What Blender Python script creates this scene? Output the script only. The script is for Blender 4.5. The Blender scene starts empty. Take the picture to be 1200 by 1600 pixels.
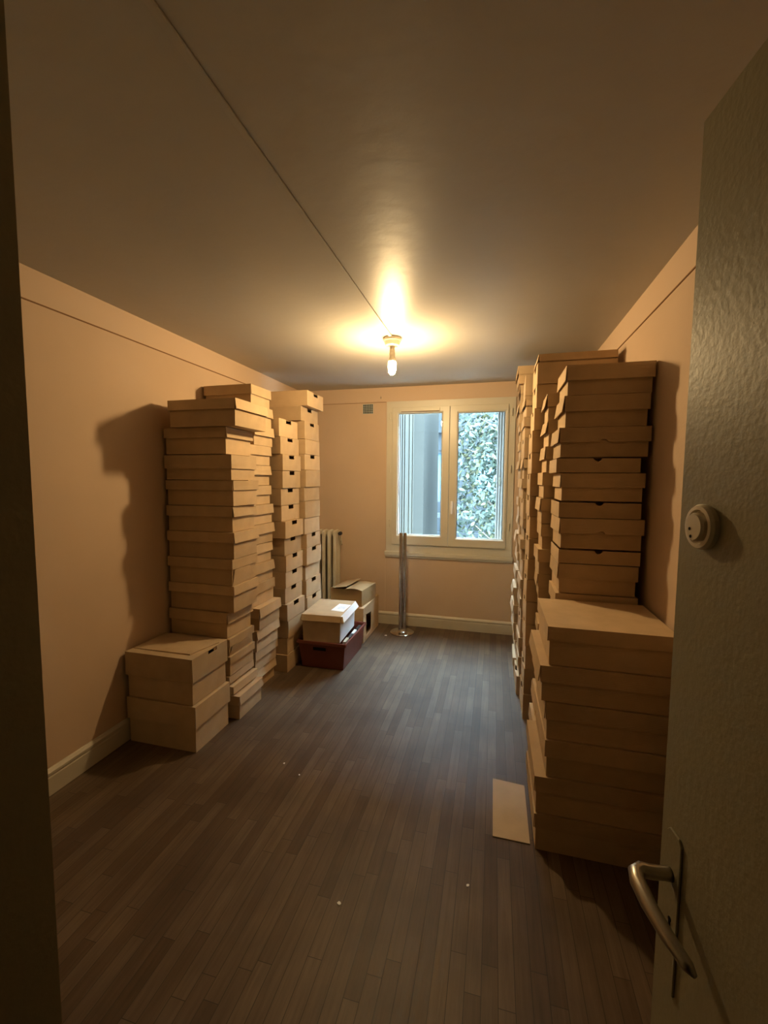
import bpy, bmesh, math, random
from mathutils import Vector, Matrix

# ------------------------------------------------------------------ camera, light, exposure
S = bpy.context.scene
C = S.collection
cam_d = bpy.data.cameras.new('camera')
cam_d.sensor_fit = 'VERTICAL'; cam_d.sensor_height = 36.0; cam_d.sensor_width = 27.0
cam_d.lens = 665.76 / 1600 * 36
cam_d.clip_start = 0.02
cam = bpy.data.objects.new('camera', cam_d); C.objects.link(cam)
Fw = Vector((-0.24888631, 0.96551118, -0.07644449))
Rt = Vector((0.96820529, 0.25007811, 0.00628133))
Up = Vector((-0.02518179, 0.07245062, 0.99705405))
m = Matrix.Identity(4)
for i in range(3):
    m[i][0] = Rt[i]; m[i][1] = Up[i]; m[i][2] = -Fw[i]
m[0][3], m[1][3], m[2][3] = 0, 0, 1.5495
cam.matrix_world = m
S.camera = cam

BULB_STRENGTH = 1230.0
BULB_COLOR = (1.0, 0.69, 0.33)
SKY_STRENGTH = 95.0
SKY_COLOR = (0.60, 0.82, 1.0)
w = bpy.data.worlds.new('overcast_sky'); S.world = w
w.use_nodes = True
bg = w.node_tree.nodes['Background']
bg.inputs[0].default_value = (*SKY_COLOR, 1)
_n = w.node_tree.nodes; _l = w.node_tree.links
_g = _n.new('ShaderNodeNewGeometry'); _s = _n.new('ShaderNodeSeparateXYZ'); _m = _n.new('ShaderNodeMapRange')
_l.new(_g.outputs['Incoming'], _s.inputs[0])          # overcast sky: the zenith three times as bright as the horizon
_m.inputs['From Min'].default_value = 0; _m.inputs['From Max'].default_value = -1
_m.inputs['To Min'].default_value = SKY_STRENGTH / 3; _m.inputs['To Max'].default_value = SKY_STRENGTH
_l.new(_s.outputs['Z'], _m.inputs['Value']); _l.new(_m.outputs[0], bg.inputs[1])
S.view_settings.view_transform = 'Standard'
S.view_settings.look = 'None'
S.view_settings.gamma = 1.0
S.view_settings.use_curve_mapping = False
S.view_settings.exposure = 0.0

# ------------------------------------------------------------------ materials
def mat(name, col, rough=0.6, spec=0.4, metal=0.0, bump=None, var=None, coat=0.0):
    """bump=(scale, strength, dist); var=(scale, amount) gentle colour variation of the thing's own surface"""
    M = bpy.data.materials.new(name); M.use_nodes = True
    nt = M.node_tree; b = nt.nodes['Principled BSDF']
    b.inputs['Base Color'].default_value = (*col, 1)
    b.inputs['Roughness'].default_value = rough
    b.inputs['Metallic'].default_value = metal
    b.inputs['Specular IOR Level'].default_value = spec
    b.inputs['Coat Weight'].default_value = coat
    geo = nt.nodes.new('ShaderNodeNewGeometry')
    if var:
        n = nt.nodes.new('ShaderNodeTexNoise'); n.inputs['Scale'].default_value = var[0]; n.inputs['Detail'].default_value = 4
        nt.links.new(geo.outputs['Position'], n.inputs['Vector'])
        r = nt.nodes.new('ShaderNodeValToRGB')
        r.color_ramp.elements[0].position = .3; r.color_ramp.elements[1].position = .7
        a = var[1]
        r.color_ramp.elements[0].color = (*[c * (1 - a) for c in col], 1)
        r.color_ramp.elements[1].color = (*[min(1, c * (1 + a)) for c in col], 1)
        nt.links.new(n.outputs['Fac'], r.inputs[0]); nt.links.new(r.outputs[0], b.inputs['Base Color'])
    if bump:
        n = nt.nodes.new('ShaderNodeTexNoise'); n.inputs['Scale'].default_value = bump[0]; n.inputs['Detail'].default_value = 5
        nt.links.new(geo.outputs['Position'], n.inputs['Vector'])
        bp = nt.nodes.new('ShaderNodeBump'); bp.inputs['Strength'].default_value = bump[1]; bp.inputs['Distance'].default_value = bump[2]
        nt.links.new(n.outputs['Fac'], bp.inputs['Height']); nt.links.new(bp.outputs[0], b.inputs['Normal'])
    return M

def cardboard(name, col):
    """kraft board: fine horizontal flutes, fibres, per-object tint"""
    M = bpy.data.materials.new(name); M.use_nodes = True
    nt = M.node_tree; N = nt.nodes; L = nt.links; b = N['Principled BSDF']
    b.inputs['Roughness'].default_value = .78; b.inputs['Specular IOR Level'].default_value = .25
    tc = N.new('ShaderNodeTexCoord'); oi = N.new('ShaderNodeObjectInfo')
    n = N.new('ShaderNodeTexNoise'); n.inputs['Scale'].default_value = 9; n.inputs['Detail'].default_value = 6
    L.new(tc.outputs['Object'], n.inputs['Vector'])
    r = N.new('ShaderNodeValToRGB'); r.color_ramp.elements[0].position = .3; r.color_ramp.elements[1].position = .75
    r.color_ramp.elements[0].color = (*[c * .9 for c in col], 1); r.color_ramp.elements[1].color = (*[c * 1.07 for c in col], 1)
    L.new(n.outputs['Fac'], r.inputs[0])
    hsv = N.new('ShaderNodeHueSaturation')
    mr = N.new('ShaderNodeMapRange'); mr.inputs['To Min'].default_value = .88; mr.inputs['To Max'].default_value = 1.1
    L.new(oi.outputs['Random'], mr.inputs['Value']); L.new(mr.outputs[0], hsv.inputs['Value'])
    L.new(r.outputs[0], hsv.inputs['Color']); L.new(hsv.outputs[0], b.inputs['Base Color'])
    wv = N.new('ShaderNodeTexWave'); wv.bands_direction = 'Z'; wv.inputs['Scale'].default_value = 45; wv.inputs['Distortion'].default_value = 1.5
    L.new(tc.outputs['Object'], wv.inputs['Vector'])
    bp = N.new('ShaderNodeBump'); bp.inputs['Strength'].default_value = .12; bp.inputs['Distance'].default_value = .002
    L.new(wv.outputs['Fac'], bp.inputs['Height']); L.new(bp.outputs[0], b.inputs['Normal'])
    return M

def floor_mat():
    M = bpy.data.materials.new('worn_parquet'); M.use_nodes = True
    nt = M.node_tree; N = nt.nodes; L = nt.links; b = N['Principled BSDF']
    geo = N.new('ShaderNodeNewGeometry')
    mp = N.new('ShaderNodeMapping'); mp.inputs['Rotation'].default_value = (0, 0, math.radians(90))
    L.new(geo.outputs['Position'], mp.inputs['Vector'])
    br = N.new('ShaderNodeTexBrick')
    br.offset = .37; br.offset_frequency = 2; br.squash = 1
    br.inputs['Scale'].default_value = 1; br.inputs['Brick Width'].default_value = .52; br.inputs['Row Height'].default_value = .05
    br.inputs['Mortar Size'].default_value = .0012; br.inputs['Mortar Smooth'].default_value = .3; br.inputs['Bias'].default_value = 0
    br.inputs['Color1'].default_value = (0, 0, 0, 1); br.inputs['Color2'].default_value = (1, 1, 1, 1); br.inputs['Mortar'].default_value = (.5, .5, .5, 1)
    # jitter each row's joints by shifting along the boards by a per-row noise
    sx = N.new('ShaderNodeSeparateXYZ'); L.new(mp.outputs[0], sx.inputs[0])
    dv = N.new('ShaderNodeMath'); dv.operation = 'DIVIDE'; dv.inputs[1].default_value = .05; L.new(sx.outputs['Y'], dv.inputs[0])
    fl = N.new('ShaderNodeMath'); fl.operation = 'FLOOR'; L.new(dv.outputs[0], fl.inputs[0])
    wn = N.new('ShaderNodeTexWhiteNoise'); wn.noise_dimensions = '1D'; L.new(fl.outputs[0], wn.inputs['W'])
    ad = N.new('ShaderNodeMath'); ad.operation = 'ADD'; L.new(sx.outputs['X'], ad.inputs[0]); L.new(wn.outputs['Value'], ad.inputs[1])
    cx = N.new('ShaderNodeCombineXYZ'); L.new(ad.outputs[0], cx.inputs['X']); L.new(sx.outputs['Y'], cx.inputs['Y'])
    L.new(cx.outputs[0], br.inputs['Vector'])
    rp = N.new('ShaderNodeValToRGB'); e = rp.color_ramp.elements
    e[0].color = (.10, .066, .040, 1); e[1].color = (.16, .115, .076, 1)
    L.new(br.outputs['Color'], rp.inputs[0])
    # grain
    mg = N.new('ShaderNodeMapping'); mg.inputs['Scale'].default_value = (38, 2.2, 1); L.new(geo.outputs['Position'], mg.inputs['Vector'])
    ng = N.new('ShaderNodeTexNoise'); ng.inputs['Scale'].default_value = 1.6; ng.inputs['Detail'].default_value = 7; ng.inputs['Roughness'].default_value = .65
    L.new(mg.outputs[0], ng.inputs['Vector'])
    rg = N.new('ShaderNodeValToRGB'); rg.color_ramp.elements[0].position = .3; rg.color_ramp.elements[1].position = .72
    rg.color_ramp.elements[0].color = (.55, .52, .5, 1); rg.color_ramp.elements[1].color = (1.15, 1.15, 1.15, 1)
    L.new(ng.outputs['Fac'], rg.inputs[0])
    mx = N.new('ShaderNodeMixRGB'); mx.blend_type = 'MULTIPLY'; mx.inputs[0].default_value = .75
    L.new(rp.outputs[0], mx.inputs[1]); L.new(rg.outputs[0], mx.inputs[2])
    # worn patches
    nw = N.new('ShaderNodeTexNoise'); nw.inputs['Scale'].default_value = 3.2; nw.inputs['Detail'].default_value = 6; L.new(geo.outputs['Position'], nw.inputs['Vector'])
    rw = N.new('ShaderNodeValToRGB'); rw.color_ramp.elements[0].position = .34; rw.color_ramp.elements[1].position = .66
    rw.color_ramp.elements[0].color = (.68, .66, .64, 1); rw.color_ramp.elements[1].color = (1.12, 1.12, 1.12, 1)
    L.new(nw.outputs['Fac'], rw.inputs[0])
    m2 = N.new('ShaderNodeMixRGB'); m2.blend_type = 'MULTIPLY'; m2.inputs[0].default_value = .8
    L.new(mx.outputs[0], m2.inputs[1]); L.new(rw.outputs[0], m2.inputs[2])
    m3 = N.new('ShaderNodeMixRGB'); m3.inputs[2].default_value = (.035, .025, .018, 1)
    L.new(br.outputs['Fac'], m3.inputs[0]); L.new(m2.outputs[0], m3.inputs[1])
    L.new(m3.outputs[0], b.inputs['Base Color'])
    rr = N.new('ShaderNodeMapRange'); rr.inputs['To Min'].default_value = .36; rr.inputs['To Max'].default_value = .6
    L.new(ng.outputs['Fac'], rr.inputs['Value']); L.new(rr.outputs[0], b.inputs['Roughness'])
    b.inputs['Specular IOR Level'].default_value = .32
    bp = N.new('ShaderNodeBump'); bp.inputs['Strength'].default_value = .35; bp.inputs['Distance'].default_value = .0015
    sb = N.new('ShaderNodeMath'); sb.operation = 'SUBTRACT'; L.new(ng.outputs['Fac'], sb.inputs[0]); L.new(br.outputs['Fac'], sb.inputs[1])
    L.new(sb.outputs[0], bp.inputs['Height']); L.new(bp.outputs[0], b.inputs['Normal'])
    return M

def glass_mat():
    M = bpy.data.materials.new('window_glass'); M.use_nodes = True
    nt = M.node_tree; N = nt.nodes; L = nt.links
    for n in list(N): N.remove(n)
    o = N.new('ShaderNodeOutputMaterial'); mx = N.new('ShaderNodeMixShader')
    t = N.new('ShaderNodeBsdfTransparent'); t.inputs[0].default_value = (.93, .97, .97, 1)
    g = N.new('ShaderNodeBsdfGlossy'); g.inputs['Roughness'].default_value = .0
    f = N.new('ShaderNodeFresnel')
    ge = N.new('ShaderNodeNewGeometry'); io = N.new('ShaderNodeMapRange')      # same reflectance at the pane's front and back face
    io.inputs['To Min'].default_value = 1.5; io.inputs['To Max'].default_value = 1 / 1.5
    L.new(ge.outputs['Backfacing'], io.inputs['Value']); L.new(io.outputs[0], f.inputs[0])
    L.new(f.outputs[0], mx.inputs[0]); L.new(t.outputs[0], mx.inputs[1]); L.new(g.outputs[0], mx.inputs[2]); L.new(mx.outputs[0], o.inputs[0])
    return M

def emit(name, col, s):
    M = bpy.data.materials.new(name); M.use_nodes = True
    N = M.node_tree.nodes; b = N['Principled BSDF']
    b.inputs['Base Color'].default_value = (0.8, .8, .8, 1)
    b.inputs['Emission Color'].default_value = (*col, 1); b.inputs['Emission Strength'].default_value = s
    return M

K = {
 'wall': mat('peach_wallpaper', (.57, .42, .295), .75, .25, bump=(55, .12, .003), var=(2.5, .04)),
 'band': mat('peach_paint', (.59, .44, .315), .7, .25, bump=(30, .1, .003)),
 'ceil': mat('ceiling_paint', (.44, .42, .385),   .42, .15, bump=(14, .25, .006), var=(1.4, .05)),
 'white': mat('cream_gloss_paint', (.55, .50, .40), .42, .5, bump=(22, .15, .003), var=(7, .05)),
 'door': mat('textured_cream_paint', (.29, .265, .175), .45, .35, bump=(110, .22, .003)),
 'frame': mat('cream_window_plastic', (.60, .56, .46), .35, .5, var=(4, .03)),
 'card': cardboard('kraft_cardboard', (.54, .39, .235)),
 'cardg': cardboard('greyish_kraft_cardboard', (.52, .39, .25)),
 'cardt': cardboard('yellow_brown_cardboard', (.35, .22, .10)),
 'cardi': cardboard('pale_cardboard', (.50, .40, .29)),
 'whiteboard': mat('white_board', (.78, .78, .77), .6, .3),
 'dark': mat('dark_hollow', (.012, .01, .008), .9, .1),
 'shade': mat('dark_line', (.22, .12, .06), .8, .2),
 'crate': mat('red_brown_plastic', (.17, .045, .03), .45, .4, var=(6, .1)),
 'paper': mat('white_paper', (.86, .86, .86), .7, .2),
 'ink': mat('blue_ink', (.25, .36, .62), .7, .2),
 'chrome': mat('chrome', (.62, .60, .57), .16, .5, metal=1, var=(14, .15)),
 'steel': mat('dull_chrome', (.45, .42, .36), .32, .5, metal=1),
 'rad': mat('radiator_enamel', (.60, .545, .43), .4, .5, var=(8, .06)),
 'plastic': mat('cream_plastic', (.72, .64, .50), .35, .5),
 'black': mat('black_plastic', (.02, .02, .02), .4, .5),
 'vent': mat('vent_grey', (.50, .55, .52), .5, .4),
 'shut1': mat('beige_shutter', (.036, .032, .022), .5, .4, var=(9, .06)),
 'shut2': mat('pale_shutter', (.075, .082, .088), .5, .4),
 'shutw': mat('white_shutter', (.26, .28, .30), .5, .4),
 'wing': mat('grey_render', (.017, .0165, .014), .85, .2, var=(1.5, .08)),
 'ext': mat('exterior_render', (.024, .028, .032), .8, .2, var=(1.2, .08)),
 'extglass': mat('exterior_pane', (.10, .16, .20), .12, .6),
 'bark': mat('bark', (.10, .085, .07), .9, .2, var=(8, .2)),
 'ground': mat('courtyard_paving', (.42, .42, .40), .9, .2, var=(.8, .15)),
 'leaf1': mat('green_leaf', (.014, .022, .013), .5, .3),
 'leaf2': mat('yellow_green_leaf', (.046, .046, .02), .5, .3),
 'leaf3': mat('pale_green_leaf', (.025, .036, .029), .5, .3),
 'floor': floor_mat(), 'glass': glass_mat(),
 'bulb': emit('glowing_bulb', BULB_COLOR, BULB_STRENGTH),
}

# ------------------------------------------------------------------ helpers
def tag(o, label=None, cat=None, group=None, kind=None):
    if label: o['label'] = label
    if cat: o['category'] = cat
    if group: o['group'] = group
    if kind: o['kind'] = kind
    return o

def obj(name, bm, material, parent=None, smooth=False, loc=None):
    me = bpy.data.meshes.new(name)
    bmesh.ops.recalc_face_normals(bm, faces=bm.faces)
    if smooth:
        for f in bm.faces: f.smooth = True
    bm.to_mesh(me); bm.free()
    for mm in (material if isinstance(material, (list, tuple)) else [material]):
        me.materials.append(K[mm])
    o = bpy.data.objects.new(name, me); C.objects.link(o)
    if parent: o.parent = parent
    if loc: o.location = loc
    return o

def empty(name, loc=(0, 0, 0), rz=0):
    o = bpy.data.objects.new(name, None); o.empty_display_size = .05; C.objects.link(o)
    o.location = loc; o.rotation_euler = (0, 0, rz)
    return o

def hexa(bm, p, mi=0):
    """p = 8 points: bottom ring 0-3, top ring 4-7"""
    v = [bm.verts.new(q) for q in p]
    for a in ((3, 2, 1, 0), (4, 5, 6, 7), (0, 1, 5, 4), (1, 2, 6, 5), (2, 3, 7, 6), (3, 0, 4, 7)):
        f = bm.faces.new([v[i] for i in a]); f.material_index = mi
    return v

def box(bm, x0, x1, y0, y1, z0, z1, mi=0):
    return hexa(bm, [(x0, y0, z0), (x1, y0, z0), (x1, y1, z0), (x0, y1, z0), (x0, y0, z1), (x1, y0, z1), (x1, y1, z1), (x0, y1, z1)], mi)

def bevel(bm, w, seg=2):
    bmesh.ops.bevel(bm, geom=list(bm.edges), offset=w, segments=seg, affect='EDGES', profile=.5, clamp_overlap=True)

def prism(bm, pts, o, u, v, t):
    """outline pts (a,b) -> o + a*u + b*v, extruded by vector t"""
    o, u, v, t = Vector(o), Vector(u), Vector(v), Vector(t)
    A = [bm.verts.new(o + u * a + v * b) for a, b in pts]
    B = [bm.verts.new(o + u * a + v * b + t) for a, b in pts]
    n = len(pts)
    bm.faces.new(A); bm.faces.new(B[::-1])
    for i in range(n):
        bm.faces.new([A[i], B[i], B[(i + 1) % n], A[(i + 1) % n]])

def lathe(bm, prof, cx=0, cy=0, cz=0, n=28, axis='Z'):
    rings = []
    for r, z in prof:
        ring = []
        for i in range(n):
            a = 2 * math.pi * i / n
            if axis == 'Z': p = (cx + r * math.cos(a), cy + r * math.sin(a), cz + z)
            elif axis == 'X': p = (cx + z, cy + r * math.cos(a), cz + r * math.sin(a))
            else: p = (cx + r * math.cos(a), cy + z, cz + r * math.sin(a))
            ring.append(bm.verts.new(p))
        rings.append(ring)
    for a, b in zip(rings, rings[1:]):
        for i in range(n):
            bm.faces.new([a[i], a[(i + 1) % n], b[(i + 1) % n], b[i]])
    bm.faces.new(rings[0][::-1]); bm.faces.new(rings[-1])

def tube(bm, pts, r, n=10):
    pts = [Vector(p) for p in pts]; rs = r if isinstance(r, (list, tuple)) else [r] * len(pts)
    rings = []; up = Vector((0, 0, 1))
    for i, p in enumerate(pts):
        d = (pts[min(i + 1, len(pts) - 1)] - pts[max(i - 1, 0)]).normalized()
        a = d.cross(up)
        if a.length < .05: a = d.cross(Vector((1, 0, 0)))
        a.normalize(); b = d.cross(a).normalized()
        rings.append([bm.verts.new(p + a * rs[i] * math.cos(2 * math.pi * k / n) + b * rs[i] * math.sin(2 * math.pi * k / n)) for k in range(n)])
    for A, B in zip(rings, rings[1:]):
        for i in range(n):
            bm.faces.new([A[i], A[(i + 1) % n], B[(i + 1) % n], B[i]])
    bm.faces.new(rings[0][::-1]); bm.faces.new(rings[-1])

def struct(name, bm, material, parent=None, smooth=False):
    o = obj(name, bm, material, parent, smooth)
    if not parent: o['kind'] = 'structure'
    return o

# ------------------------------------------------------------------ room shell
XL, XR, YB, H = -2.073, .712, 4.367, 2.5
YN = -.02            # plane of the doorway wall on the hinge side
WX0, WX1, WZ0, WZ1 = -1.10, .185, .785, 2.352     # window opening
bm = bmesh.new(); box(bm, XL - .2, XR + .2, -1.8, YB + .28, -.2, 0); struct('floor', bm, 'floor')
bm = bmesh.new(); box(bm, XL - .2, XR + .2, -1.8, YB + .28, H, H + .2); struct('ceiling', bm, 'ceil')
ZR = 2.348           # rail line height
bm = bmesh.new(); box(bm, XL - .2, XL, -1.8, YB + .28, 0, H); struct('wall_left', bm, 'wall')
bm = bmesh.new(); box(bm, XR, XR + .2, -1.8, YB + .28, 0, H); struct('wall_right', bm, 'wall')
bm = bmesh.new()
box(bm, XL, WX0, YB, YB + .28, 0, H); box(bm, WX1, XR, YB, YB + .28, 0, H)
box(bm, WX0, WX1, YB, YB + .28, 0, WZ0); box(bm, WX0, WX1, YB, YB + .28, WZ1, H)
struct('wall_back', bm, 'wall')
bm = bmesh.new()
box(bm, XL, -.372, .0, .27, 0, H)
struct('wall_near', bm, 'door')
bm = bmesh.new()
box(bm, .40, XR, -.12, YN, 0, H)
box(bm, -.372, .40, -.12, YN, 2.06, H)
box(bm, XL - .2, XR + .2, -1.9, -1.8, 0, H)
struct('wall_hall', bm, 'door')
# thin ridge where wallpaper ends below ceiling, coloured dark for the lip's shade
def trimline(name, a, b):
    bm = bmesh.new(); box(bm, a[0], b[0], a[1], b[1], a[2], b[2]); struct(name, bm, 'shade')
trimline('trim_1', (XL, .27, ZR), (XL + .004, YB, ZR + .006))
trimline('trim_2', (XR - .004, .27, ZR), (XR, YB, ZR + .006))
trimline('trim_3', (XL + .004, YB - .003, ZR), (WX0 - .008, YB, ZR + .004))
bm = bmesh.new(); box(bm, XL, XL + .0035, .27, YB, ZR + .006, H); struct('trim_4', bm, 'band')
bm = bmesh.new(); box(bm, XR - .0035, XR, .27, YB, ZR + .006, H); struct('trim_5', bm, 'band')
bm = bmesh.new(); box(bm, XL + .0035, XR - .0035, YB - .0025, YB, ZR + .006, H); struct('trim_6', bm, 'band')
# boxed-out panel below the window, with its vertical edge
bm = bmesh.new(); box(bm, WX0 - .012, WX0 - .006, YB - .004, YB, .13, ZR); struct('trim_7', bm, 'band')
# baseboards
def baseboard(name, axis, a, b, pos, sgn):
    bm = bmesh.new()
    prof = [(0, 0), (.016, 0), (.016, .088), (.013, .094), (.013, .10), (.019, .104), (.019, .116), (.010, .127), (.004, .131), (0, .131)]
    if axis == 'Y':
        prism(bm, prof, (pos, a, 0), (sgn, 0, 0), (0, 0, 1), (0, b - a, 0))
    else:
        prism(bm, prof, (a, pos, 0), (0, sgn, 0), (0, 0, 1), (b - a, 0, 0))
    struct(name, bm, 'white')
baseboard('baseboard_left', 'Y', .27, YB, XL, 1)
baseboard('baseboard_right', 'Y', .27, YB, XR, -1)
baseboard('baseboard_back', 'X', XL + .02, XR - .02, YB, -1)
# square moulding under the window
bm = bmesh.new()
box(bm, WX0 - .012, WX1 + .012, YB - .028, YB - .0005, .748, .790); bevel(bm, .004)
struct('trim_8', bm, 'frame')
bm = bmesh.new(); box(bm, WX0 - .006, WX1 + .006, YB - .016, YB - .0005, .728, .7475); bevel(bm, .003)
struct('trim_9', bm, 'frame')

# ------------------------------------------------------------------ window
win = empty('window_1', ((WX0 + WX1) / 2, YB, WZ0)); win['kind'] = 'structure'
wl = (-(WX0 + WX1) / 2, -YB, -WZ0)
def wobj(name, bm, material, parent=win, smooth=False):
    o = obj(name, bm, material, parent, smooth)
    o.location = wl if parent == win else (0, 0, 0)
    return o
bm = bmesh.new()
YF = YB - .012
def ring(bm, x0, x1, z0, z1, w, y0, y1, wb=None):
    wb = wb or w
    for p in ((x0, x0 + w, z0, z1), (x1 - w, x1, z0, z1), (x0 + w, x1 - w, z0, z0 + wb), (x0 + w, x1 - w, z1 - w, z1)):
        box(bm, p[0], p[1], y0, y1, p[2], p[3])
ring(bm, WX0 + .001, WX1 - .001, WZ0 + .006, WZ1 - .001, .075, YF, YF + .07)
wobj('window_frame', bm, 'frame')
def sash(x0, x1, gx0, gx1, gz0, gz1):
    z0, z1 = .868, 2.285
    bm = bmesh.new(); y0, y1 = YF - .016, YF + .05
    # mitred profile: outer flat, chamfer towards the pane
    def loop(x0, x1, z0, z1, y): return [(x0, y, z0), (x1, y, z0), (x1, y, z1), (x0, y, z1)]
    L = [loop(x0, x1, z0, z1, y1), loop(x0, x1, z0, z1, y0 + .003), loop(x0 + .003, x1 - .003, z0 + .003, z1 - .003, y0),
         loop(gx0 - .014, gx1 + .014, gz0 - .014, gz1 + .014, y0), loop(gx0 - .003, gx1 + .003, gz0 - .003, gz1 + .003, y0 + .008),
         loop(gx0, gx1, gz0, gz1, y0 + .012), loop(gx0, gx1, gz0, gz1, y1)]
    V = [[bm.verts.new(p) for p in l] for l in L]
    for A, B in zip(V, V[1:] + V[:1]):
        for i in range(4): bm.faces.new([A[i], A[(i + 1) % 4], B[(i + 1) % 4], B[i]])
    s = wobj('sash', bm, 'frame')
    bm = bmesh.new(); box(bm, gx0, gx1, y0 + .022, y0 + .026, gz0, gz1); wobj('glass_pane', bm, 'glass', s)
    bm = bmesh.new()   # rubber seal
    ring(bm, gx0, gx1, gz0, gz1, .004, y0 + .013, y0 + .021)
    wobj('seal', bm, 'black', s)
    return s
s1 = sash(-1.035, -.447, -.970, -.524, .975, 2.222)
s2 = sash(-.443, .120, -.362, .088, .960, 2.214)
bm = bmesh.new(); box(bm, -.947, -.545, YF - .034, YF - .0165, 2.240, 2.268); bevel(bm, .003); box(bm, -.585, -.577, YF - .037, YF - .034, 2.250, 2.258)
tr = wobj('trickle_vent', bm, 'frame'); bm = bmesh.new(); box(bm, -.94, -.552, YF - .0325, YF - .018, 2.2355, 2.2395); wobj('slot', bm, 'shade', tr)
bm = bmesh.new()
box(bm, -.424, -.398, YF - .026, YF - .0165, 1.26, 1.33); bevel(bm, .003)
prism(bm, [(-.009, .045), (.009, .045), (.012, -.02), (.008, -.085), (-.008, -.085), (-.012, -.02)], (-.411, YF - .052, 1.29), (1, 0, 0), (0, 0, 1), (0, .014, 0))
box(bm, -.419, -.403, YF - .04, YF - .026, 1.287, 1.303)
wobj('window_handle', bm, 'paper')
for x, xs in ((-1.062, -1), (.150, 1)):
    for z in (2.17, 1.62, 1.05):
        bm = bmesh.new(); lathe(bm, [(.006, 0), (.0075, .004), (.0075, .07), (.006, .074)], x, YF - .009, z, 12)
        box(bm, x - .003 if xs < 0 else x - .02, x + .02 if xs < 0 else x + .003, YF - .006, YF - .0005, z + .01, z + .062)
        wobj('hinge', bm, 'frame', smooth=False)

# ------------------------------------------------------------------ door on the right, folded back into the room
dr = empty('door_1', (.36, -.005, 0), 0); dr['kind'] = 'structure'
hx, hy = .36, -.005
dv = Vector((.265 - .36, .711 + .005, 0)); DW = dv.length; ang = math.atan2(dv.y, dv.x)
dr.rotation_euler = (0, 0, ang)        # local +x runs to the free edge, local +y is the face seen
def at_door(y_world): return (y_world - hy) / dv.normalized().y
bm = bmesh.new(); box(bm, 0, DW, -.036, 0, .008, 2.04); bevel(bm, .0015, 1)
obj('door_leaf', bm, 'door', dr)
bm = bmesh.new(); lx = at_door(.652)
lathe(bm, [(.030, 0), (.0305, .006), (.028, .010), (.023, .0105), (.0215, .006), (.019, .006), (.019, .0125), (.017, .0155), (.004, .0158)], lx, 0, 1.489, 36, 'Y')
tt = obj('round_rosette', bm, 'plastic', dr, smooth=False); tt['label'] = 'round cream stepped rosette'
bm = bmesh.new()
for dx, dz in ((.006, -.003), (.003, -.013)):
    lathe(bm, [(.0022, .0157), (.0022, .0163)], lx + dx, 0, 1.489 + dz, 10, 'Y')
obj('screw', bm, 'dark', tt)
bm = bmesh.new(); px = at_door(.672)
prism(bm, [(-.0185, 0), (.0185, 0), (.0185, .225), (.0185, .232), (.0115, .24), (-.0115, .24), (-.0185, .232)], (px, 0, .798), (1, 0, 0), (0, 0, 1), (0, .0035, 0)); bevel(bm, .001, 1)
pl = obj('handle_plate', bm, 'door', dr)
bm = bmesh.new(); lathe(bm, [(.0035, .0035), (.0035, .0046)], px - .002, 0, .905, 12, 'Y'); box(bm, px - .0038, px - .0002, .0035, .0046, .888, .905)
obj('keyhole', bm, 'dark', pl)
bm = bmesh.new()
hxp = at_door(.674)
tube(bm, [(hxp, .003, .972), (hxp, .012, .972), (hxp, .03, .972), (hxp + .001, .044, .973), (hxp - .006, .054, .9735), (hxp - .020, .058, .973), (hxp - .05, .0575, .970), (hxp - .085, .052, .966), (hxp - .118, .044, .963), (hxp - .128, .041, .962)],
     [.0095, .0095, .0095, .0105, .011, .011, .0105, .0095, .008, .003], 16)
hd = obj('handle', bm, 'steel', dr, smooth=True); hd['label'] = 'dull chrome lever handle'

# ------------------------------------------------------------------ ceiling lamp and its cable cover
BX, BY = -.690, 2.872
lamp = empty('ceiling_lamp', (BX, BY, H)); tag(lamp, 'bare glowing bulb in a white socket hanging from the ceiling', 'lamp')
bm = bmesh.new(); lathe(bm, [(.058, -.001), (.060, -.004), (.060, -.020), (.055, -.026), (.046, -.050), (.038, -.055), (.017, -.056)], n=36)
obj('ceiling_rose', bm, 'plastic', lamp, smooth=False)
bm = bmesh.new(); lathe(bm, [(.016, -.0565), (.017, -.070), (.015, -.078), (.018, -.080), (.018, -.094), (.016, -.097), (.0195, -.099), (.0195, -.116), (.017, -.124), (.0205, -.126), (.0205, -.140), (.0245, -.148), (.0245, -.156), (.012, -.1565)], n=28)
obj('socket', bm, 'plastic', lamp, smooth=False)
bm = bmesh.new(); lathe(bm, [(.0235, -.157), (.0268, -.165), (.0278, -.185), (.0265, -.208), (.021, -.230), (.011, -.242), (.003, -.244)], n=12)
b = obj('bulb', bm, 'bulb', lamp, smooth=True); b['label'] = 'glowing warm light bulb'
bm = bmesh.new(); box(bm, BX - .011, BX + .011, -.02, BY - .057, H - .0085, H - .0005)
bevel(bm, .002, 1)
tag(obj('cable_cover', bm, 'ceil'), 'long white cable trunking running along the ceiling to the bulb', 'cable cover')

# ------------------------------------------------------------------ cardboard boxes
T = .004
def slot_outline(W, h, sw=.085, sh=.028, off=0):
    a, b = W / 2 - sw / 2 + off, W / 2 + sw / 2 + off
    return [(0, 0), (W, 0), (W, h), (b, h), (b, h - sh), (a, h - sh), (a, h), (0, h)]
def arc_top(W, h, r=.018):
    o = [(0, 0), (W, 0), (W, h)]
    for k in range(9):
        a = -math.pi * k / 8
        o.append((W / 2 + r * math.cos(a), h + r * .8 * math.sin(a)))
    return o + [(0, h)]
def arc_bottom(W, h, r=.018):
    o = [(0, 0)]
    for k in range(9):
        a = math.pi - math.pi * k / 8
        o.append((W / 2 + r * math.cos(a), r * .8 * math.sin(a)))
    return o + [(W, 0), (W, h), (0, h)]

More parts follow.
